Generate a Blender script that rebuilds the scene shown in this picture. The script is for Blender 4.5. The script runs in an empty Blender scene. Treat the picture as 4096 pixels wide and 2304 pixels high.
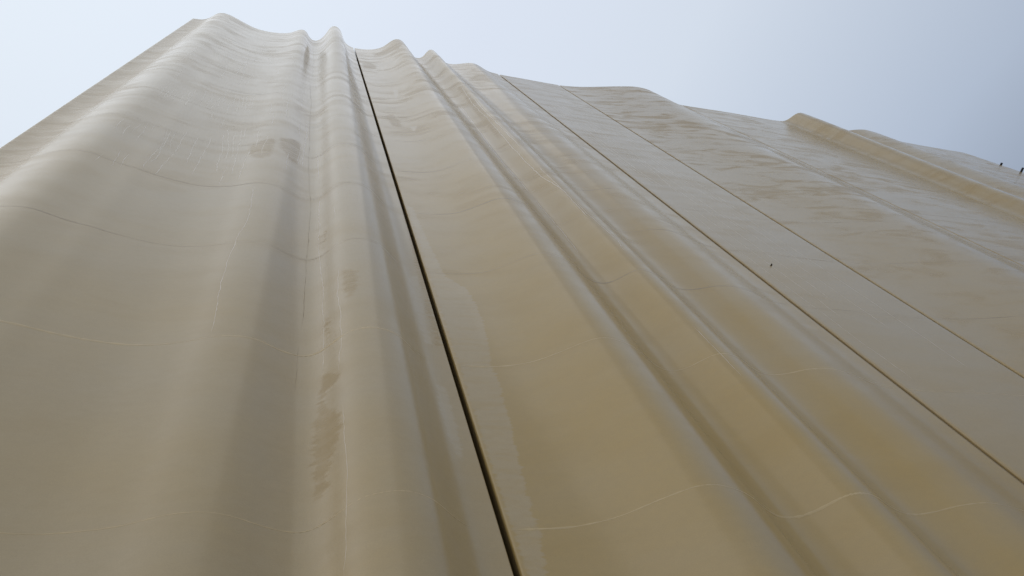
import bpy, math, random
import numpy as np

# ------------------------------------------------------------------ scene, camera, light
sc = bpy.context.scene
COL = sc.collection
random.seed(4)

CAM_Z = 1.6
camd = bpy.data.cameras.new('camera')
cam = bpy.data.objects.new('camera', camd)
COL.objects.link(cam)
camd.sensor_width = 36.0
camd.lens = 2850.0 / 4096.0 * 36.0
camd.clip_start = 0.05
camd.clip_end = 3000.0
import mathutils
cam.matrix_world = mathutils.Matrix((
    (0.951919, -0.076736, -0.296584, 0.0),
    (-0.194949, -0.898535, -0.39323, 0.0),
    (-0.236316, 0.432141, -0.870292, CAM_Z),
    (0, 0, 0, 1)))
sc.camera = cam

SUN_EL, SUN_AZ = math.radians(40), math.radians(-102)      # azimuth from +Y (behind the wall) towards -X

world = bpy.data.worlds.new('World')
sc.world = world
world.use_nodes = True
nt = world.node_tree
nt.nodes.clear()


class N:
    """tiny node-graph writer"""
    def __init__(self, tree):
        self.t = tree

    def add(self, kind, inputs=None, **props):
        n = self.t.nodes.new(kind)
        for k, v in props.items():
            setattr(n, k, v)
        for k, v in (inputs or {}).items():
            s = n.inputs[k]
            if isinstance(v, bpy.types.NodeSocket):
                self.t.links.new(v, s)
            else:
                s.default_value = v
        return n

    def math(self, op, a, b=0.0, c=0.0, clamp=False):
        n = self.add('ShaderNodeMath', {0: a, 1: b, 2: c}, operation=op)
        n.use_clamp = clamp
        return n.outputs[0]

    def ramp(self, v, a, b, lo=0.0, hi=1.0, smooth=True):
        n = self.add('ShaderNodeMapRange', {'Value': v, 'From Min': a, 'From Max': b, 'To Min': lo, 'To Max': hi})
        n.interpolation_type = 'SMOOTHSTEP' if smooth else 'LINEAR'
        return n.outputs[0]

    def mix(self, f, a, b):
        n = self.add('ShaderNodeMix', data_type='RGBA')
        n.inputs[0].default_value = 0.0
        for s, v in ((n.inputs[0], f), (n.inputs[6], a), (n.inputs[7], b)):
            if isinstance(v, bpy.types.NodeSocket):
                self.t.links.new(v, s)
            else:
                s.default_value = v
        return n.outputs[2]

    def comb(self, x, y, z=0.0):
        return self.add('ShaderNodeCombineXYZ', {0: x, 1: y, 2: z}).outputs[0]

    def noise(self, vec, scale=1.0, detail=3.0, rough=0.55, dist=0.0):
        n = self.add('ShaderNodeTexNoise', {'Vector': vec, 'Scale': scale, 'Detail': detail, 'Roughness': rough, 'Distortion': dist})
        return n.outputs['Fac']


w = N(nt)
sky = w.add('ShaderNodeTexSky', sky_type='NISHITA', sun_disc=False, sun_elevation=SUN_EL, sun_rotation=SUN_AZ,
            air_density=1.0, dust_density=2.0, ozone_density=1.0)
tc = w.add('ShaderNodeTexCoord')
dirn = w.add('ShaderNodeVectorMath', {0: tc.outputs['Generated']}, operation='NORMALIZE').outputs[0]
sund = w.add('ShaderNodeVectorMath', {0: dirn, 1: (-0.855, -0.252, 0.453)}, operation='DOT_PRODUCT').outputs['Value']
cl = w.noise(dirn, scale=1.6, detail=4.0, rough=0.5)
g = w.ramp(sund, -0.60, 0.95, 0.0, 1.0, smooth=False)
g = w.math('ADD', g, w.math('MULTIPLY', w.math('SUBTRACT', cl, 0.5), 0.06))
cr = w.add('ShaderNodeValToRGB', {0: g})
els = cr.color_ramp.elements
els[0].position, els[0].color = 0.0, (2.7, 3.3, 4.4, 1)
els[1].position, els[1].color = 1.0, (11.6, 12.0, 12.3, 1)
for p, c in ((0.18, (6.0, 6.95, 8.5, 1)), (0.38, (7.8, 8.6, 9.75, 1)), (0.54, (7.9, 8.6, 9.8, 1)), (0.81, (8.8, 9.6, 10.5, 1))):
    e = els.new(p)
    e.color = c
# an overcast sky is about three times as bright overhead as at the horizon
up_ = w.add('ShaderNodeSeparateXYZ', {0: dirn}).outputs[2]
cie = w.math('DIVIDE', w.math('MULTIPLY_ADD', w.math('MAXIMUM', up_, 0.0), 2.0, 1.0), 3.0)
over = w.add('ShaderNodeVectorMath', {0: cr.outputs[0]}, operation='SCALE')
nt.links.new(cie, over.inputs['Scale'])
cloudcol = w.mix(0.1, over.outputs[0], sky.outputs[0])
bg = w.add('ShaderNodeBackground', {'Color': cloudcol, 'Strength': 0.1})
out = w.add('ShaderNodeOutputWorld', {'Surface': bg.outputs[0]})

sund_ = bpy.data.lights.new('sun', 'SUN')
sund_.energy = 0.8
sund_.angle = math.radians(122)
sund_.color = (1.0, 0.96, 0.9)
sun = bpy.data.objects.new('sun', sund_)
COL.objects.link(sun)
sd = mathutils.Vector((math.cos(SUN_EL) * math.sin(SUN_AZ), math.cos(SUN_EL) * math.cos(SUN_AZ), math.sin(SUN_EL)))
sun.rotation_euler = sd.to_track_quat('Z', 'Y').to_euler()
sun.location = (0, 0, 40)

sc.view_settings.view_transform = 'Standard'
sc.view_settings.look = 'None'
sc.view_settings.exposure = 0.0
sc.view_settings.gamma = 1.0
sc.view_settings.use_curve_mapping = False

# ------------------------------------------------------------------ plan of the rippled front (metres, y at x)
PLAN = [(-2.173, 1.92), (-2.087, 1.919), (-1.997, 1.908), (-1.9, 1.871), (-1.805, 1.803), (-1.73, 1.748), (-1.695, 1.736), (-1.654, 1.728), (-1.584, 1.729), (-1.485, 1.749), (-1.341, 1.799), (-1.196, 1.853), (-1.05, 1.897), (-0.904, 1.918), (-0.759, 1.923), (-0.613, 1.915), (-0.482, 1.897), (-0.381, 1.87), (-0.295, 1.827), (-0.223, 1.79), (-0.165, 1.774), (-0.112, 1.782), (-0.064, 1.82), (-0.022, 1.884), (0.035, 1.93), (0.111, 1.94), (0.185, 1.904), (0.254, 1.835), (0.308, 1.751), (0.353, 1.667), (0.394, 1.619), (0.446, 1.599), (0.499, 1.604), (0.549, 1.637), (0.593, 1.697), (0.624, 1.775), (0.658, 1.845), (0.722, 1.903), (0.787, 1.934), (0.839, 1.946), (0.899, 1.951), (0.986, 1.95), (1.103, 1.941), (1.227, 1.919), (1.334, 1.886), (1.432, 1.836), (1.504, 1.777), (1.568, 1.715), (1.626, 1.667), (1.679, 1.64), (1.733, 1.629), (1.791, 1.638), (1.852, 1.674), (1.918, 1.737), (2.002, 1.824), (2.07, 1.9), (2.132, 1.929), (2.198, 1.93), (2.26, 1.904), (2.31, 1.848), (2.356, 1.772), (2.4, 1.729), (2.447, 1.715), (2.507, 1.731), (2.573, 1.779), (2.67, 1.862), (2.765, 1.922), (2.836, 1.936), (2.92, 1.934), (3.052, 1.91), (3.166, 1.877), (3.264, 1.851), (3.339, 1.84), (3.426, 1.846), (3.509, 1.869), (3.602, 1.907), (3.715, 1.947), (3.823, 1.965), (3.939, 1.972), (4.002, 1.976), (4.463, 1.98), (5.17, 1.985), (5.345, 1.985), (5.41, 1.985), (5.597, 1.973), (5.79, 1.954), (6.073, 1.913), (6.459, 1.845), (6.98, 1.757), (7.194, 1.731), (7.389, 1.729), (7.533, 1.743), (7.763, 1.804), (7.997, 1.868), (8.232, 1.928), (8.46, 1.957), (8.536, 1.957), (9.653, 1.940), (11.214, 1.933), (11.245, 1.932), (11.379, 1.905), (11.468, 1.848), (11.567, 1.735), (11.651, 1.668), (11.724, 1.646), (11.805, 1.649), (13.211, 1.901), (13.4, 1.846), (13.588, 1.805), (13.818, 1.779), (13.961, 1.786), (15.024, 1.916), (15.348, 1.922), (17.236, 1.92)]
# the folds are shallower below the flared top
PLAN_LOW = [(-2.173, 1.92), (-2.087, 1.919), (-1.997, 1.908), (-1.9, 1.88), (-1.805, 1.828), (-1.72, 1.792), (-1.64, 1.766), (-1.56, 1.753), (-1.48, 1.754), (-1.42, 1.768), (-1.34, 1.793), (-1.255, 1.817), (-1.16, 1.836), (-1.06, 1.864), (-0.95, 1.887), (-0.82, 1.909), (-0.69, 1.918), (-0.57, 1.907), (-0.46, 1.886), (-0.37, 1.857), (-0.3, 1.842), (-0.245, 1.838), (-0.19, 1.842), (-0.13, 1.857), (-0.085, 1.877), (-0.03, 1.905), (0.04, 1.93), (0.11, 1.936), (0.185, 1.895), (0.25, 1.825), (0.285, 1.791), (0.325, 1.768), (0.36, 1.756), (0.4, 1.749), (0.45, 1.749), (0.5, 1.76), (0.55, 1.783), (0.59, 1.812), (0.64, 1.862), (0.7, 1.911), (0.745, 1.935), (0.8, 1.946), (0.854, 1.95), (0.93, 1.951), (1.01, 1.949), (1.13, 1.942), (1.24, 1.925), (1.33, 1.899), (1.42, 1.856), (1.51, 1.805), (1.6, 1.757), (1.66, 1.733), (1.71, 1.725), (1.75, 1.727), (1.8, 1.737), (1.87, 1.759), (1.95, 1.8), (2.05, 1.87), (2.12, 1.906), (2.19, 1.919), (2.24, 1.914), (2.3, 1.888), (2.37, 1.838), (2.43, 1.797), (2.49, 1.781), (2.55, 1.785), (2.62, 1.807), (2.68, 1.842), (2.76, 1.882), (2.83, 1.906), (2.9, 1.914), (2.955, 1.908), (3.04, 1.89), (3.12, 1.866), (3.2, 1.855), (3.29, 1.849), (3.35, 1.852), (3.43, 1.866), (3.49, 1.879), (3.6, 1.911), (3.715, 1.947), (3.823, 1.965), (3.939, 1.972), (4.002, 1.976), (4.463, 1.978), (5.17, 1.986), (5.345, 1.985), (5.41, 1.985), (5.597, 1.976), (5.79, 1.961), (6.073, 1.93), (6.459, 1.878), (6.98, 1.811), (7.194, 1.791), (7.389, 1.789), (7.533, 1.799), (7.763, 1.844), (7.997, 1.892), (8.232, 1.936), (8.46, 1.96), (8.536, 1.961), (9.653, 1.933), (11.214, 1.933), (11.245, 1.932), (11.379, 1.912), (11.468, 1.869), (11.567, 1.784), (11.651, 1.734), (11.724, 1.718), (11.805, 1.72), (13.211, 1.908), (13.4, 1.867), (13.588, 1.836), (13.818, 1.816), (13.961, 1.821), (15.024, 1.919), (15.348, 1.923), (17.236, 1.92)]
X0, X1 = PLAN[0][0], PLAN[-1][0]
TOP = CAM_Z + 15.6
BACK = 2.42                       # the back of the front panels
SEAM0, SEAM_STEP = CAM_Z + 2.02 - 1.2225 * 2, 1.2225


def hermite(xs, ys, xq):
    h = np.diff(xs)
    d = np.diff(ys) / h
    m = np.zeros(len(xs))
    m[1:-1] = (d[:-1] * h[1:] + d[1:] * h[:-1]) / (h[1:] + h[:-1])
    m[0], m[-1] = d[0], d[-1]
    i = np.clip(np.searchsorted(xs, xq) - 1, 0, len(h) - 1)
    t = (xq - xs[i]) / h[i]
    return ((2 * t**3 - 3 * t**2 + 1) * ys[i] + (t**3 - 2 * t**2 + t) * h[i] * m[i]
            + (-2 * t**3 + 3 * t**2) * ys[i + 1] + (t**3 - t**2) * h[i] * m[i + 1])


DX = 0.003
GX = np.arange(X0 - 0.6, X1 + 0.6, DX)


def gauss(a, sig):
    r = int(4 * sig / DX)
    k = np.exp(-0.5 * (np.arange(-r, r + 1) * DX / sig)**2)
    k /= k.sum()
    return np.convolve(np.pad(a, r, mode='edge'), k, mode='valid')


def curve(plan, near):
    p = np.array(plan)
    raw = np.where(GX < X0, p[0, 1], np.where(GX > X1, p[-1, 1], hermite(p[:, 0], p[:, 1], np.clip(GX, X0, X1))))
    f = np.clip((GX - 3.2) / 1.2, 0, 1)
    return gauss(raw, near) * (1 - f) + gauss(raw, 0.05) * f


GY_TOP, GY = curve(PLAN, 0.016), curve(PLAN_LOW, 0.022)
GS = np.concatenate([[0], np.cumsum(np.hypot(np.diff(GX), np.diff(GY)))])
GS -= np.interp(X0, GX, GS)
SLOPE = np.gradient(GY_TOP, DX)


def flare(z):
    t = np.clip((z - CAM_Z - 9.8) / 5.8, 0, 1)
    return t * t * (3 - 2 * t)


def front_y(x, z=0.0):
    w_ = flare(z)
    return np.interp(x, GX, GY) * (1 - w_) + np.interp(x, GX, GY_TOP) * w_


def front_n(x, z=0.0):
    d = (front_y(x + 0.004, z) - front_y(x - 0.004, z)) / 0.008
    n = np.stack([d, -np.ones_like(d)], -1)
    return n / np.linalg.norm(n, axis=-1, keepdims=True)


def front_s(x):
    return np.interp(x, GX, GS)


def vnoise(u, v, seed):
    """smooth 2-D value noise, -1..1"""
    rng = np.random.RandomState(seed)
    tab = rng.rand(256, 256) * 2 - 1
    iu, iv = np.floor(u).astype(int), np.floor(v).astype(int)
    fu, fv = u - iu, v - iv
    fu = fu**3 * (fu * (fu * 6 - 15) + 10)
    fv = fv**3 * (fv * (fv * 6 - 15) + 10)
    a, b = tab[iu % 256, iv % 256], tab[(iu + 1) % 256, iv % 256]
    c, d = tab[iu % 256, (iv + 1) % 256], tab[(iu + 1) % 256, (iv + 1) % 256]
    return (a * (1 - fu) + b * fu) * (1 - fv) + (c * (1 - fu) + d * fu) * fv


def relief(s, z):
    """hand-cast unevenness of the concrete skin in metres along the normal"""
    h = 0.0004 * vnoise(s * 0.9 + 7, z * 1.9, 1)
    h = h + 0.0002 * vnoise(s * 2.1 + 3, z * 5.0, 2)
    h = h + 0.0012 * vnoise(s * 0.7 + 31, z * 0.6, 3)
    return h * np.clip((z - 5.0) / 9.0, 0.2, 1.0)


# marks on the concrete as (x, height) outlines
STREAKS = [[(-1.155,8.492),(-1.13,8.142),(-1.124,7.913),(-1.137,7.521),(-1.128,7.314)],[(-1.124,8.519),(-1.102,8.043),(-1.097,7.644),(-1.12,7.484)],[(-1.089,8.527),(-1.066,8.1),(-1.042,7.991)],[(-1.014,8.645),(-1.013,8.274),(-1.011,8.08),(-1.007,7.945),(-1.034,7.646),(-1.033,7.403),(-1.038,7.263)],[(-0.911,8.619),(-0.896,8.125),(-0.889,7.992),(-0.884,7.731)],[(-0.817,8.732),(-0.804,8.422),(-0.807,7.983),(-0.801,7.854),(-0.809,7.514)],[(-0.911,9.682),(-0.881,9.254)],[(-0.728,8.988),(-0.706,8.607),(-0.679,8.411),(-0.671,8.073),(-0.651,7.641)],[(-0.708,9.185),(-0.675,8.732),(-0.63,8.424),(-0.621,7.99)],[(-0.625,9.034),(-0.598,8.479),(-0.572,8.084)],[(-0.582,9.16),(-0.554,8.693),(-0.543,8.036),(-0.524,7.6)],[(-0.546,9.222),(-0.533,8.747)],[(-1.211,8.607),(-1.26,8.478),(-1.255,8.323)],[(-1.311,8.469),(-1.301,8.296),(-1.288,7.917)],[(-1.349,8.424),(-1.356,8.092)],[(-1.402,8.345),(-1.403,8.105),(-1.388,7.884)],[(-1.47,8.422),(-1.476,8.139),(-1.458,8.01)],[(-1.324,7.586),(-1.303,7.175)],[(-1.269,7.564),(-1.27,7.378),(-1.252,7.206)],[(-1.397,7.339),(-1.405,7.132)],[(-1.419,9.971),(-1.41,9.518)],[(-1.37,9.93),(-1.354,9.43)],[(-1.349,10.067),(-1.315,9.518)],[(-1.309,9.998),(-1.276,9.53)],[(-1.236,9.994),(-1.214,9.571)],[(-1.209,10.208),(-1.178,9.704)],[(-1.171,10.364),(-1.156,9.745),(-1.166,9.436)],[(-1.087,10.556),(-1.059,9.876)],[(-1.012,10.452),(-0.981,9.716)],[(-0.915,10.288),(-0.902,9.916)],[(-0.909,10.817),(-0.873,10.195)],[(-0.813,10.363),(-0.791,9.705)],[(-0.794,10.82),(-0.764,10.183)],[(-0.742,10.795),(-0.703,9.862)],[(-0.704,10.833),(-0.665,10.109)],[(-0.664,10.859),(-0.623,9.972)],[(-0.625,10.785),(-0.587,9.902)],[(-0.584,10.792),(-0.574,10.129)],[(-0.844,12.818),(-0.828,11.758),(-0.818,11.256)],[(-0.913,14.185),(-0.866,13.335),(-0.849,12.42)],[(-0.911,12.678),(-0.892,11.861)],[(-1.138,13.36),(-1.036,12.013),(-1.044,11.433)],[(-1.293,13.83),(-1.195,12.598)],[(-1.277,14.07),(-1.267,13.593)],[(-1.223,14.182),(-1.223,13.576)],[(-0.817,14.738),(-0.793,13.773)],[(-0.601,14.625),(-0.601,13.815)],[(-0.776,15.568),(-0.703,14.057)],[(-1.45,13.903),(-1.462,13.036),(-1.496,11.721)],[(-1.489,12.667),(-1.509,11.581),(-1.561,11.08)],[(-1.42,11.105),(-1.398,10.465)],[(-0.37,10.356),(-0.351,9.731)],[(-0.314,9.866),(-0.31,9.242)],[(-0.314,8.815),(-0.326,8.379),(-0.332,8.082)],[(-0.001,8.857),(-0.009,8.581),(-0.022,8.253),(-0.006,8.14)],[(0.042,9.902),(0.045,9.124)],[(0.069,15.832),(0.09,14.304),(0.076,13.013)],[(0.148,8.633),(0.173,8.045),(0.167,7.792)],[(0.177,7.246),(0.181,6.829),(0.185,6.518),(0.18,6.252),(0.183,6.044),(0.187,5.85),(0.184,5.679),(0.189,5.43),(0.184,5.325),(0.186,4.983),(0.184,4.626)],[(0.264,6.839),(0.27,6.602)],[(0.273,5.664),(0.262,5.358),(0.268,5.112),(0.265,4.843),(0.248,4.548)],[(-0.332,7.189),(-0.315,6.774),(-0.311,6.47),(-0.347,6.153),(-0.357,5.822),(-0.366,5.452),(-0.348,5.158),(-0.351,4.891)],[(0.258,4.25),(0.255,3.993),(0.249,3.661),(0.237,3.322)],[(2.234,12.385),(2.209,11.232),(2.218,10.662),(2.212,9.793),(2.194,9.249),(2.205,8.59),(2.209,8.145)],[(2.418,13.323),(2.401,12.33),(2.405,11.238),(2.395,10.333),(2.395,9.601),(2.395,9.017),(2.402,8.529),(2.453,8.123),(2.484,7.811)],[(2.567,10.511),(2.571,9.936),(2.61,9.651),(2.614,9.116)],[(4.251,14.38),(4.269,12.596),(4.263,11.615),(4.265,10.838),(4.251,10.031),(4.301,9.35)],[(4.344,14.441),(4.253,12.948),(4.195,11.89)],[(4.338,12.29),(4.251,11.103),(4.253,10.206),(4.263,9.648)],[(4.604,10.935),(4.477,9.838),(4.424,9.242)],[(2.486,7.623),(2.49,7.3),(2.51,6.972),(2.531,6.678),(2.502,6.447)],[(2.213,7.994),(2.219,7.456),(2.222,7.021),(2.215,6.604)]]
CRACKS = [[(0.049,12.44),(0.061,11.065),(0.067,9.619),(0.076,8.4),(0.086,7.541),(0.089,6.989),(0.088,6.47),(0.083,6.144),(0.081,5.685),(0.08,5.283),(0.075,5.116)],[(0.067,4.952),(0.062,4.706),(0.058,4.513)]]
TAN = [[(-2.17,17.25),(-1.87,17.25),(-1.89,14.0),(-1.86,11.5),(-1.88,8.5),(-1.85,6),(-1.86,3),(-2.17,3)],[(-0.466,8.408),(-0.391,8.594),(-0.281,8.702),(-0.234,8.693),(-0.238,8.393),(-0.247,8.088),(-0.314,7.984),(-0.414,8.055)],[(-0.209,8.741),(-0.096,8.901),(-0.018,8.978),(0.004,8.607),(-0.002,8.243),(-0.031,8.092),(-0.098,8.156),(-0.143,8.291),(-0.195,8.428)],[(0.156,6.593),(0.176,6.578),(0.178,6.362),(0.175,6.157),(0.163,6.161)],[(0.199,6.545),(0.217,6.484),(0.211,6.291),(0.199,6.126),(0.191,6.129)],[(0.198,4.613),(0.244,4.533),(0.246,4.433),(0.205,4.45),(0.187,4.391),(0.227,4.267),(0.249,4.202),(0.254,4.106),(0.23,4.028),(0.214,3.959),(0.195,3.87),(0.19,3.78),(0.155,3.766),(0.143,3.867),(0.138,4.061),(0.137,4.248),(0.145,4.335),(0.162,4.418),(0.171,4.583)],[(0.19,5.215),(0.214,5.145),(0.214,4.915),(0.195,4.885)],[(0.828,7.096),(0.853,6.94),(0.834,6.563),(0.819,6.202),(0.811,5.883),(0.828,5.711),(0.798,5.456),(0.807,5.29),(0.814,5.15),(0.778,5.022),(0.84,5.039),(0.854,5.247),(0.857,5.512),(0.862,5.969),(0.865,6.323),(0.872,6.85),(0.865,7.217)],[(1.168,16.454),(1.431,16.792),(1.579,16.933),(1.727,16.981),(1.797,16.642),(1.63,15.936),(1.516,16.141),(1.389,16.228)],[(0.923,15.217),(1.104,15.42),(1.193,15.075),(1.147,14.732),(0.93,14.735)],[(0.984,10.984),(1.117,11.193),(1.173,10.761),(1.194,10.355),(1.051,10.456)],[(2.88,15.194),(3.162,15.801),(3.328,15.763),(3.296,14.802),(3.176,15.016)],[(2.365,13.471),(2.434,13.3),(2.439,12.347),(2.417,11.134),(2.388,10.157),(2.332,10.233),(2.327,11.069),(2.338,12.162)],[(0.284,5.623),(0.376,5.554),(0.363,5.277),(0.315,5.212),(0.287,5.315)]]
GREY = [[(0.9,7.5),(0.955,7.4),(0.985,6.6),(1.016,6.02),(1.134,5.83),(1.15,5.55),(1.145,5.33),(1.124,5.08),(1.09,4.85),(1.097,4.67),(1.071,4.37),(1.056,4.15),(1.033,3.94),(1.02,3.75),(1.014,3.6),(0.997,3.49),(0.974,3.38),(0.95,3.1),(0.9,3.1)],[(0.738,5.934),(0.816,5.983),(0.802,5.602),(0.783,5.217),(0.796,5.053),(0.737,5.023),(0.739,5.266),(0.741,5.595)],[(0.738,4.664),(0.797,4.611),(0.799,4.43),(0.795,4.231),(0.786,4.022),(0.751,4.04),(0.73,4.206),(0.724,4.432)],[(1.259,12.809),(1.341,12.79),(1.324,12.515),(1.25,12.102),(1.241,12.196)],[(1.252,10.474),(1.35,10.402),(1.296,10.191),(1.257,10.243)]]


# ------------------------------------------------------------------ materials
def material(name):
    m = bpy.data.materials.new(name)
    m.use_nodes = True
    m.node_tree.nodes.clear()
    return m, N(m.node_tree)


def simple(name, col, rough=0.7, spec=0.3, var=0.15, scale=6.0):
    m, n = material(name)
    t = n.add('ShaderNodeTexCoord')
    f = n.noise(t.outputs['Object'], scale=scale, detail=5.0)
    c = n.mix(f, tuple(x * (1 - var) for x in col) + (1,), tuple(min(1, x * (1 + var)) for x in col) + (1,))
    b = n.add('ShaderNodeBsdfPrincipled', {'Base Color': c, 'Roughness': rough, 'Specular IOR Level': spec})
    n.add('ShaderNodeOutputMaterial', {'Surface': b.outputs[0]})
    return m


def concrete():
    m, n = material('cast_concrete')
    uv = n.add('ShaderNodeUVMap', uv_map='surface').outputs[0]
    sep = n.add('ShaderNodeSeparateXYZ', {0: uv})
    s, z = sep.outputs[0], sep.outputs[1]

    def at(name):
        return n.add('ShaderNodeAttribute', attribute_name=name, attribute_type='GEOMETRY').outputs['Fac']

    def field(ks, kz, seed, detail=5.0, rough=0.6, dist=0.3):
        return n.noise(n.comb(n.math('MULTIPLY', s, ks), n.math('MULTIPLY', z, kz), seed), 1.0, detail, rough, dist)

    broad = field(0.55, 1.1, 0.0)
    smear = field(1.5, 4.2, 4.0, 7.0, 0.6, 0.9)
    strokes = field(3.0, 26.0, 9.0, 5.0, 0.6, 0.4)
    grain = field(160.0, 200.0, 2.0, 3.0, 0.7, 0.0)
    edge = n.math('MULTIPLY', n.math('SUBTRACT', field(6.0, 30.0, 14.0, 6.0, 0.68), 0.5), 0.17)
    inner = n.ramp(field(5.0, 20.0, 31.0, 6.0, 0.65), 0.34, 0.56, 0.6, 1.0)
    tan = n.math('MULTIPLY', n.ramp(n.math('ADD', at('tan_patch'), edge), -0.006, 0.018), inner)
    grey = n.math('MULTIPLY', n.ramp(n.math('ADD', at('grey_patch'), n.math('MULTIPLY', edge, 0.55)), -0.004, 0.014), inner)
    batch = at('batch')
    high = n.ramp(z, 4.0, 12.0)
    # bare tan skin where the thin grey laitance is missing
    bare = n.ramp(n.math('ADD', smear, n.math('MULTIPLY', n.math('SUBTRACT', broad, 0.5), 0.7)), 0.43, 0.70)
    bare = n.math('MULTIPLY', bare, n.math('MULTIPLY', n.math('MULTIPLY_ADD', high, 0.7, 0.3), at('stain')))
    bare = n.math('MAXIMUM', bare, n.math('MULTIPLY', tan, 0.6))
    bare = n.math('MULTIPLY', bare, n.math('SUBTRACT', 1.0, grey))
    veil = n.math('ADD', n.math('MULTIPLY', n.math('SUBTRACT', broad, 0.5), 1.5), n.math('MULTIPLY_ADD', high, -0.32, batch), clamp=True)
    base = n.mix(veil, (0.452, 0.358, 0.212, 1), (0.475, 0.332, 0.116, 1))
    base = n.mix(n.math('MULTIPLY', grey, 0.5), base, (0.50, 0.41, 0.27, 1))
    base = n.mix(bare, base, (0.40, 0.28, 0.115, 1))
    base = n.mix(n.math('MULTIPLY', n.ramp(strokes, 0.62, 0.80), 0.12), base, (0.33, 0.25, 0.15, 1))
    base = n.mix(n.math('MULTIPLY', n.ramp(grain, 0.35, 0.75, smooth=False), 0.2), base, (0.25, 0.20, 0.12, 1))
    mott = field(22.0, 30.0, 51.0, 4.0, 0.7, 0.2)
    base = n.mix(n.math('MULTIPLY', n.ramp(mott, 0.35, 0.7, smooth=False), 0.16), base, (0.34, 0.255, 0.125, 1))
    vor = n.add('ShaderNodeTexVoronoi', {'Vector': n.comb(n.math('MULTIPLY', s, 2.6), n.math('MULTIPLY', z, 2.6), 0.0), 'Scale': 1.0}, feature='F1')
    pit = n.ramp(n.math('SUBTRACT', vor.outputs['Distance'], n.math('MULTIPLY', n.math('MAXIMUM', n.math('SUBTRACT', field(2.6, 2.6, 40.0, 0.0), 0.45), 0.0), 0.07)), 0.002, 0.0)
    base = n.mix(n.math('MULTIPLY', pit, 0.75), base, (0.07, 0.05, 0.03, 1))
    base = n.mix(n.math('MULTIPLY', at('joint_shade'), 0.65), base, (0.10, 0.078, 0.052, 1))  # shade inside the narrow joints, put into the colour of the panel returns
    rough = n.math('MULTIPLY_ADD', bare, 0.16, n.ramp(smear, 0.3, 0.7, 0.16, 0.24))
    spec = n.math('MULTIPLY_ADD', bare, -0.3, n.math('MULTIPLY_ADD', grey, 0.15, 0.58))
    bump_h = n.math('ADD', n.math('MULTIPLY', grain, 0.0003), n.math('ADD', n.math('MULTIPLY', smear, 0.0011), n.math('MULTIPLY', strokes, 0.0005)))
    bump = n.add('ShaderNodeBump', {'Height': bump_h, 'Strength': 0.7, 'Distance': 1.0})
    b = n.add('ShaderNodeBsdfPrincipled', {'Base Color': base, 'Roughness': rough, 'Specular IOR Level': spec, 'Normal': bump.outputs[0]})
    n.add('ShaderNodeOutputMaterial', {'Surface': b.outputs[0]})
    return m


M_CONC = concrete()
M_SEAL = simple('joint_sealant', (0.29, 0.225, 0.14), 0.7, 0.3)
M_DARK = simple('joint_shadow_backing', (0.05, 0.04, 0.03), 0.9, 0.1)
M_PLAIN = simple('plain_concrete', (0.40, 0.36, 0.29), 0.75, 0.3)
M_ROOF = simple('roof_gravel', (0.25, 0.24, 0.22), 0.9, 0.2)
M_PAVE = simple('ground_concrete', (0.30, 0.28, 0.25), 0.85, 0.3, 0.12, 0.8)
M_STREAK = simple('pale_mineral', (0.64, 0.56, 0.44), 0.3, 0.6)
M_CRACK = simple('dark_crack', (0.29, 0.225, 0.14), 0.8, 0.2)
M_SEAM = simple('seam_dark', (0.36, 0.27, 0.145), 0.35, 0.5, 0.3, 9.0)
M_SEAM_PALE = simple('seam_pale', (0.54, 0.415, 0.215), 0.35, 0.5, 0.2, 9.0)
M_LAMP = simple('dark_blue_metal', (0.012, 0.014, 0.03), 0.45, 0.5)


# ------------------------------------------------------------------ object helpers
def tag(o, label=None, cat=None, group=None, kind=None):
    for k, v in (('label', label), ('category', cat), ('group', group), ('kind', kind)):
        if v:
            o[k] = v
    return o


def empty(name, loc=(0, 0, 0)):
    o = bpy.data.objects.new(name, None)
    o.location = loc
    o.empty_display_size = 0.3
    COL.objects.link(o)
    return o


def mesh_obj(name, verts, faces, mat, parent=None, uv=None, smooth=False):
    me = bpy.data.meshes.new(name)
    me.from_pydata([tuple(map(float, v)) for v in verts], [], [tuple(map(int, f)) for f in faces])
    me.update()
    me.materials.append(mat)
    if smooth:
        me.polygons.foreach_set('use_smooth', np.ones(len(me.polygons), dtype=bool))
    if uv is not None:
        lay = me.uv_layers.new(name='surface')
        li = np.zeros(len(me.loops), dtype=np.int32)
        me.loops.foreach_get('vertex_index', li)
        lay.data.foreach_set('uv', np.asarray(uv, dtype=np.float32)[li].ravel())
    o = bpy.data.objects.new(name, me)
    COL.objects.link(o)
    if parent:
        o.parent = parent
    return o


def box(name, lo, hi, mat, parent=None):
    (a, b, c), (d, e, f) = lo, hi
    v = [(a, b, c), (d, b, c), (d, e, c), (a, e, c), (a, b, f), (d, b, f), (d, e, f), (a, e, f)]
    q = [(0, 3, 2, 1), (4, 5, 6, 7), (0, 1, 5, 4), (1, 2, 6, 5), (2, 3, 7, 6), (3, 0, 4, 7)]
    return mesh_obj(name, v, q, mat, parent)


# ------------------------------------------------------------------ ground
g = 1500.0
tag(mesh_obj('ground', [(-g, -g, 0), (g, -g, 0), (g, g, 0), (-g, g, 0)], [(0, 1, 2, 3)], M_PAVE), kind='structure')

# ------------------------------------------------------------------ the building
bld = empty('concrete_building', (X0, 1.93, 0))
tag(bld, 'tall tan concrete building with a curtain-like rippled front and upright joints', 'building')
bld_off = np.array([X0, 1.93, 0.0])


def child(name, verts, faces, mat, parent, uv=None, smooth=False):
    v = np.asarray(verts, float) - bld_off
    return mesh_obj(name, v, faces, mat, parent, uv, smooth)


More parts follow.
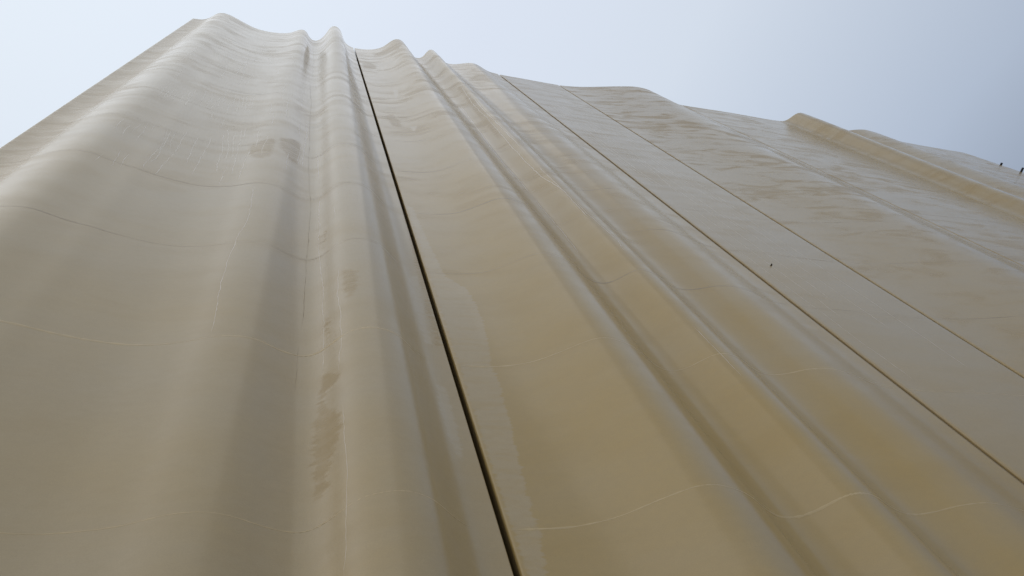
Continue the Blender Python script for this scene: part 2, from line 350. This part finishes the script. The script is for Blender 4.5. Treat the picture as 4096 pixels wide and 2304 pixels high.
# joints: centre x, gap, depth of the sealant
JOINTS = [(0.869, 0.028, 0.16), (3.970, 0.050, 0.022), (5.378, 0.034, 0.030), (8.498, 0.022, 0.020), (11.232, 0.010, 0.015)]
EDGES = [X0] + [c for c, gp, d in JOINTS] + [X1]
R_EDGE = 0.012


def panel_columns(xa, xb, step):
    """plan columns of one panel: x, dy behind the front curve, nx, ny, s (nx = 9 marks a column that follows the curve)"""
    xs = [xa + R_EDGE]
    while xs[-1] < xb - R_EDGE - step * 0.6:
        x = xs[-1]
        sl = abs(np.interp(x, GX, SLOPE))
        xs.append(x + step / math.sqrt(1 + sl * sl))
    xs[-1] = xb - R_EDGE
    ss = front_s(np.array(xs))
    cols = [(x, 0.0, 9, 0, s_, x) for x, s_ in zip(xs, ss)]
    L, Rr = [], []
    for deg in (18, 40, 65, 90):
        a = math.radians(deg)
        L.append((xs[0] - R_EDGE * math.sin(a), R_EDGE * (1 - math.cos(a)), -math.sin(a), -math.cos(a), ss[0] - R_EDGE * a, xs[0]))
        Rr.append((xs[-1] + R_EDGE * math.sin(a), R_EDGE * (1 - math.cos(a)), math.sin(a), -math.cos(a), ss[-1] + R_EDGE * a, xs[-1]))
    for d in (0.022, 0.2, 0.4):
        L.append((xa, d, -1, 0, ss[0] - d, xs[0]))
        Rr.append((xb, d, 1, 0, ss[-1] + d, xs[-1]))
    return np.array(L[::-1] + cols + Rr)


def poly_sdf(s_, z_, poly):
    """signed distance (inside positive) of points to a closed outline"""
    px = np.array([[front_s(x), zz] for x, zz in poly])
    d = np.full(s_.shape, 1e9)
    inside = np.zeros(s_.shape, dtype=bool)
    n = len(px)
    for i in range(n):
        a, b = px[i], px[(i + 1) % n]
        e = b - a
        wx, wz = s_ - a[0], z_ - a[1]
        t = np.clip((wx * e[0] + wz * e[1]) / (e @ e + 1e-12), 0, 1)
        d = np.minimum(d, np.hypot(wx - t * e[0], wz - t * e[1]))
        c = ((a[1] > z_) != (b[1] > z_)) & (s_ < (b[0] - a[0]) * (z_ - a[1]) / (b[1] - a[1] + 1e-12) + a[0])
        inside ^= c
    return np.where(inside, d, -d)


PANELS = []
for i in range(6):
    xa = EDGES[i] + (JOINTS[i - 1][1] / 2 if i > 0 else 0)
    xb = EDGES[i + 1] - (JOINTS[i][1] / 2 if i < 5 else 0)
    step = (0.016, 0.018, 0.05, 0.03, 0.05, 0.035)[i]
    zstep = (0.05, 0.05, 0.08, 0.08, 0.1, 0.12)[i]
    c = panel_columns(xa, xb, step)
    zs = np.arange(0.0, TOP - 0.02, zstep)
    seams = SEAM0 + SEAM_STEP * np.arange(-1, 14)
    seams = seams[(seams > 0.1) & (seams < TOP - 0.1)]
    zs = zs[np.min(np.abs(zs[:, None] - seams[None]), 1) > 0.02]
    zs = np.sort(np.concatenate([zs, seams - 0.004, seams + 0.004, [TOP - 0.012]]))
    nc, nz = len(c), len(zs)
    Sg, Zg = np.meshgrid(c[:, 4], zs)
    base = front_y(np.broadcast_to(c[None, :, 5], Sg.shape), Zg)
    nrm = front_n(np.broadcast_to(c[None, :, 5], Sg.shape), Zg)
    on = (c[:, 2] == 9)
    nx = np.where(on[None], nrm[..., 0], c[None, :, 2])
    ny = np.where(on[None], nrm[..., 1], c[None, :, 3])
    h = relief(Sg, Zg) * (np.abs(ny) > 0.3)
    V = np.stack([c[None, :, 0] + nx * h, base + c[None, :, 1] + ny * h, Zg], -1)
    r = V[-1]
    n2 = np.stack([nx[-1], ny[-1]], -1)
    rows = [V]
    for inset, zz in ((0.004, TOP - 0.003), (0.014, TOP)):
        rows.append(np.concatenate([r[:, :2] - n2 * inset, np.full((nc, 1), zz)], 1)[None])
    cap = np.concatenate([rows[-1][0], ], 0).copy()
    cap[:, 1] = np.maximum(cap[:, 1], BACK)
    rows.append(cap[None])
    V = np.concatenate(rows, 0)
    nr = len(V)
    ZZ = np.concatenate([zs, [TOP, TOP + 0.01, TOP + 0.3]])
    S2, Z2 = np.meshgrid(c[:, 4], ZZ)
    idx = np.arange(nr * nc).reshape(nr, nc)
    F = np.stack([idx[:-1, :-1], idx[:-1, 1:], idx[1:, 1:], idx[1:, :-1]], -1).reshape(-1, 4)
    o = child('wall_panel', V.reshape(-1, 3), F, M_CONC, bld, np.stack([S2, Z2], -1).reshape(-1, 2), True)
    at = o.data.attributes.new('batch', 'FLOAT', 'POINT')
    at.data.foreach_set('value', np.full(nr * nc, (0.28, 0.85, 0.3, 0.45, 0.4, 0.4)[i], dtype=np.float32))
    at = o.data.attributes.new('stain', 'FLOAT', 'POINT')
    at.data.foreach_set('value', np.full(nr * nc, (0.30, 0.42, 0.30, 0.80, 0.60, 0.45)[i], dtype=np.float32))
    at = o.data.attributes.new('joint_shade', 'FLOAT', 'POINT')
    at.data.foreach_set('value', np.tile((c[:, 1] > R_EDGE + 0.001).astype(np.float32), nr))  # marks the returns behind the rounded edge for painted joint shade
    for nm, polys in (('tan_patch', TAN), ('grey_patch', GREY)):
        sd_ = np.full(S2.shape, -0.3)
        for pl in polys:
            if pl[0][0] > xa - 0.1 and pl[0][0] < xb + 0.1:
                sd_ = np.maximum(sd_, poly_sdf(S2, Z2, pl))
        at = o.data.attributes.new(nm, 'FLOAT', 'POINT')
        at.data.foreach_set('value', np.clip(sd_, -0.3, 0.3).astype(np.float32).ravel())
    PANELS.append((o, xa, xb))


def ribbon(path, width, lift=0.001, seed=0, wig=0.004, step=0.03, fade=False, sink=-0.0006):
    """thin raised strip that follows the wall along a path of (x, z)"""
    rng = np.random.RandomState(seed)
    p = np.array(path, float)
    L = np.concatenate([[0], np.cumsum(np.hypot(*np.diff(p, axis=0).T))])
    n = max(4, int(L[-1] / step))
    t = np.linspace(0, L[-1], n)
    x, z = np.interp(t, L, p[:, 0]), np.interp(t, L, p[:, 1])
    dx, dz = np.gradient(x), np.gradient(z)
    ln = np.hypot(dx, dz) + 1e-9
    px, pz = -dz / ln, dx / ln
    off = np.cumsum(rng.randn(n)) * wig * 0.5
    off -= np.linspace(off[0], off[-1], n)
    x, z = x + px * off, z + pz * off
    ends = np.clip(np.minimum(np.arange(n), np.arange(n)[::-1]) / 3.0, 0.12, 1)
    wd = width * ends * (0.55 + 0.75 * rng.rand(n)) / 2
    if fade:
        wd = wd * np.clip(0.7 + 1.1 * vnoise(x * 2.3, np.full(n, seed * 3.7), 21), 0.45, 1.4)
    vs = []
    for sgn in (-1, 0, 1):                      # a low bead: edges sunk in the skin, crown proud of it
        xx, zz = x + px * wd * sgn, z + pz * wd * sgn
        nn = front_n(xx, zz)
        hh = relief(front_s(xx), zz) + (np.minimum(lift, np.maximum(0.00035, wd * 0.2)) if sgn == 0 else sink)
        vs.append(np.stack([xx + nn[:, 0] * hh, front_y(xx, zz) + nn[:, 1] * hh, zz], -1))
    V = np.stack(vs, 1).reshape(-1, 3)
    F = []
    for k in range(n - 1):
        F += [(3 * k, 3 * k + 1, 3 * k + 4, 3 * k + 3), (3 * k + 1, 3 * k + 2, 3 * k + 5, 3 * k + 4)]
    return V, F


def join(parts):
    V, F, o = [], [], 0
    for v, f in parts:
        V.append(v)
        F += [tuple(a + o for a in q) for q in f]
        o += len(v)
    return np.concatenate(V), F


# hairline mineral streaks and dark cracks on the panels, thin raised deposits
rng = np.random.RandomState(11)
extra = [[(2.44, 12.5), (2.455, 9.6)], [(2.455, 8.8), (2.465, 7.2)], [(2.475, 5.2), (2.477, 4.6)]]
for k in range(26):
    x = rng.uniform(4.1, 5.25)
    z1 = rng.uniform(8.5, 16.4)
    z0 = max(5.0, z1 - rng.uniform(1.2, 4.5))
    extra.append([(x, z1), (x + rng.uniform(-.02, .02), (z0 + z1) / 2), (x + rng.uniform(-.03, .03), z0)])
for k in range(20):
    x = rng.uniform(-0.95, 0.05)
    z1 = rng.uniform(7.5, 14.5)
    extra.append([(x, z1), (x + rng.uniform(-.02, .02), z1 - rng.uniform(.3, 1.1))])
for pi, (o, xa, xb) in enumerate(PANELS):
    mine = [q for q in STREAKS + extra if len(q) > 1 and xa < q[0][0] < xb]
    if mine:
        V, F = join([ribbon(q, min(0.011, 0.0011 * np.mean([z for x, z in q]) - 0.0005), seed=j) for j, q in enumerate(mine)])
        tag(child('mineral_streaks', V, F, M_STREAK, o, None, True), kind='stuff')
    for j, q in enumerate(CRACKS):
        if xa < q[0][0] < xb:
            V, F = ribbon(q, 0.0055, seed=90 + j, wig=0.0025)
            child('crack', V, F, M_CRACK, o)
    # the lines left between two lifts of the formwork
    for j, zz in enumerate(seams):
        r2 = np.random.RandomState(100 * pi + j)
        xs_ = np.arange(xa + 0.015, xb - 0.015, 0.12)
        V, F = ribbon([(x, zz + r2.uniform(-.003, .003)) for x in xs_], 0.010 if pi < 2 else 0.010, seed=j * 7 + pi, wig=0.0008, step=0.025, fade=True, lift=0.0007, sink=0.0001)
        child('form_seam', V, F, M_SEAM if zz > 5.2 else M_SEAM_PALE, o, None, True)

# joint fillings
for cx, gp, dep in JOINTS:
    yb = float(front_y(np.array([cx]))[0])
    v = [(cx - gp / 2 - 0.004, yb + dep, 0.02), (cx + gp / 2 + 0.004, yb + dep, 0.02), (cx + gp / 2 + 0.004, yb + dep, TOP - 0.25), (cx - gp / 2 - 0.004, yb + dep, TOP - 0.25),
         (cx - gp / 2 - 0.004, yb + dep + 0.02, 0.02), (cx + gp / 2 + 0.004, yb + dep + 0.02, 0.02), (cx + gp / 2 + 0.004, yb + dep + 0.02, TOP - 0.25), (cx - gp / 2 - 0.004, yb + dep + 0.02, TOP - 0.25)]
    q = [(0, 1, 2, 3), (3, 2, 6, 7), (5, 4, 7, 6), (1, 5, 6, 2), (4, 0, 3, 7), (4, 5, 1, 0)]
    child('joint_filler', v, q, M_DARK if dep > 0.1 else M_SEAL, bld)


def cbox(name, lo, hi, mat):
    o = box(name, np.array(lo) - bld_off, np.array(hi) - bld_off, mat, bld)
    return o


cbox('side_wall', (X0 + 0.01, BACK + 0.003, 0), (X0 + 0.31, 14.0, TOP - 0.6), M_PLAIN)
cbox('side_wall', (X1 - 0.31, BACK + 0.003, 0), (X1 - 0.01, 14.0, TOP - 0.6), M_PLAIN)
cbox('back_wall', (X0 + 0.313, 13.7, 0), (X1 - 0.313, 14.0, TOP - 0.6), M_PLAIN)
cbox('roof', (X0 + 0.313, BACK + 0.003, TOP - 0.95), (X1 - 0.313, 13.697, TOP - 0.65), M_ROOF)

# ------------------------------------------------------------------ small things on the wall
def bevel_box(name, lo, hi, mat, parent, r=0.006):
    o = box(name, lo, hi, mat, parent)
    m_ = o.modifiers.new('bevel', 'BEVEL')
    m_.width = r
    m_.segments = 2
    return o


def end_lamp(zz, reach, label):
    t = empty('wall_lamp', (X1 + 0.002, 2.30, zz))
    tag(t, label, 'lamp', 'dark lamps on the end wall')
    bevel_box('wall_plate', (0.0, 0.02, -0.07), (0.018, 0.16, 0.07), M_LAMP, t, 0.004)
    bevel_box('arm', (0.0185, 0.0655, -0.012), (0.034, 0.11, 0.012), M_LAMP, t, 0.003)
    bevel_box('housing', (0.012, -(2.30 - 1.92) - reach, -0.014), (0.066, 0.065, 0.014), M_LAMP, t)
    return t


end_lamp(CAM_Z + 14.44, 0.055, 'shorter and higher of two dark box lamps jutting past the far end of the wall')
end_lamp(CAM_Z + 13.83, 0.105, 'longer and lower of two dark box lamps jutting past the far end of the wall')

# a small rusty stub left in the flat panel
sx, sz = 4.312, CAM_Z + 5.372
st = empty('rusty_anchor', (sx, float(front_y(sx, sz)), sz))
tag(st, 'small dark rusty anchor stub sticking out of the flat panel between two joints', 'anchor')
M_RUST = simple('dark_rust', (0.035, 0.020, 0.012), 0.8, 0.3, 0.3, 60.0)


def lathe(name, prof, mat, parent, seg=12):
    V, F = [], []
    for d, r in prof:
        for k in range(seg):
            a = 2 * math.pi * k / seg
            V.append((r * math.cos(a), -d, r * math.sin(a)))
    for i in range(len(prof) - 1):
        for k in range(seg):
            F.append((i * seg + k, i * seg + (k + 1) % seg, (i + 1) * seg + (k + 1) % seg, (i + 1) * seg + k))
    F.append(tuple(range(seg - 1, -1, -1)))
    F.append(tuple((len(prof) - 1) * seg + k for k in range(seg)))
    return mesh_obj(name, V, F, mat, parent)


lathe('flange', [(-0.003, 0.011), (0.002, 0.010), (0.003, 0.008)], M_RUST, st)
lathe('stub', [(0.003, 0.006), (0.014, 0.007), (0.018, 0.005)], M_RUST, st)
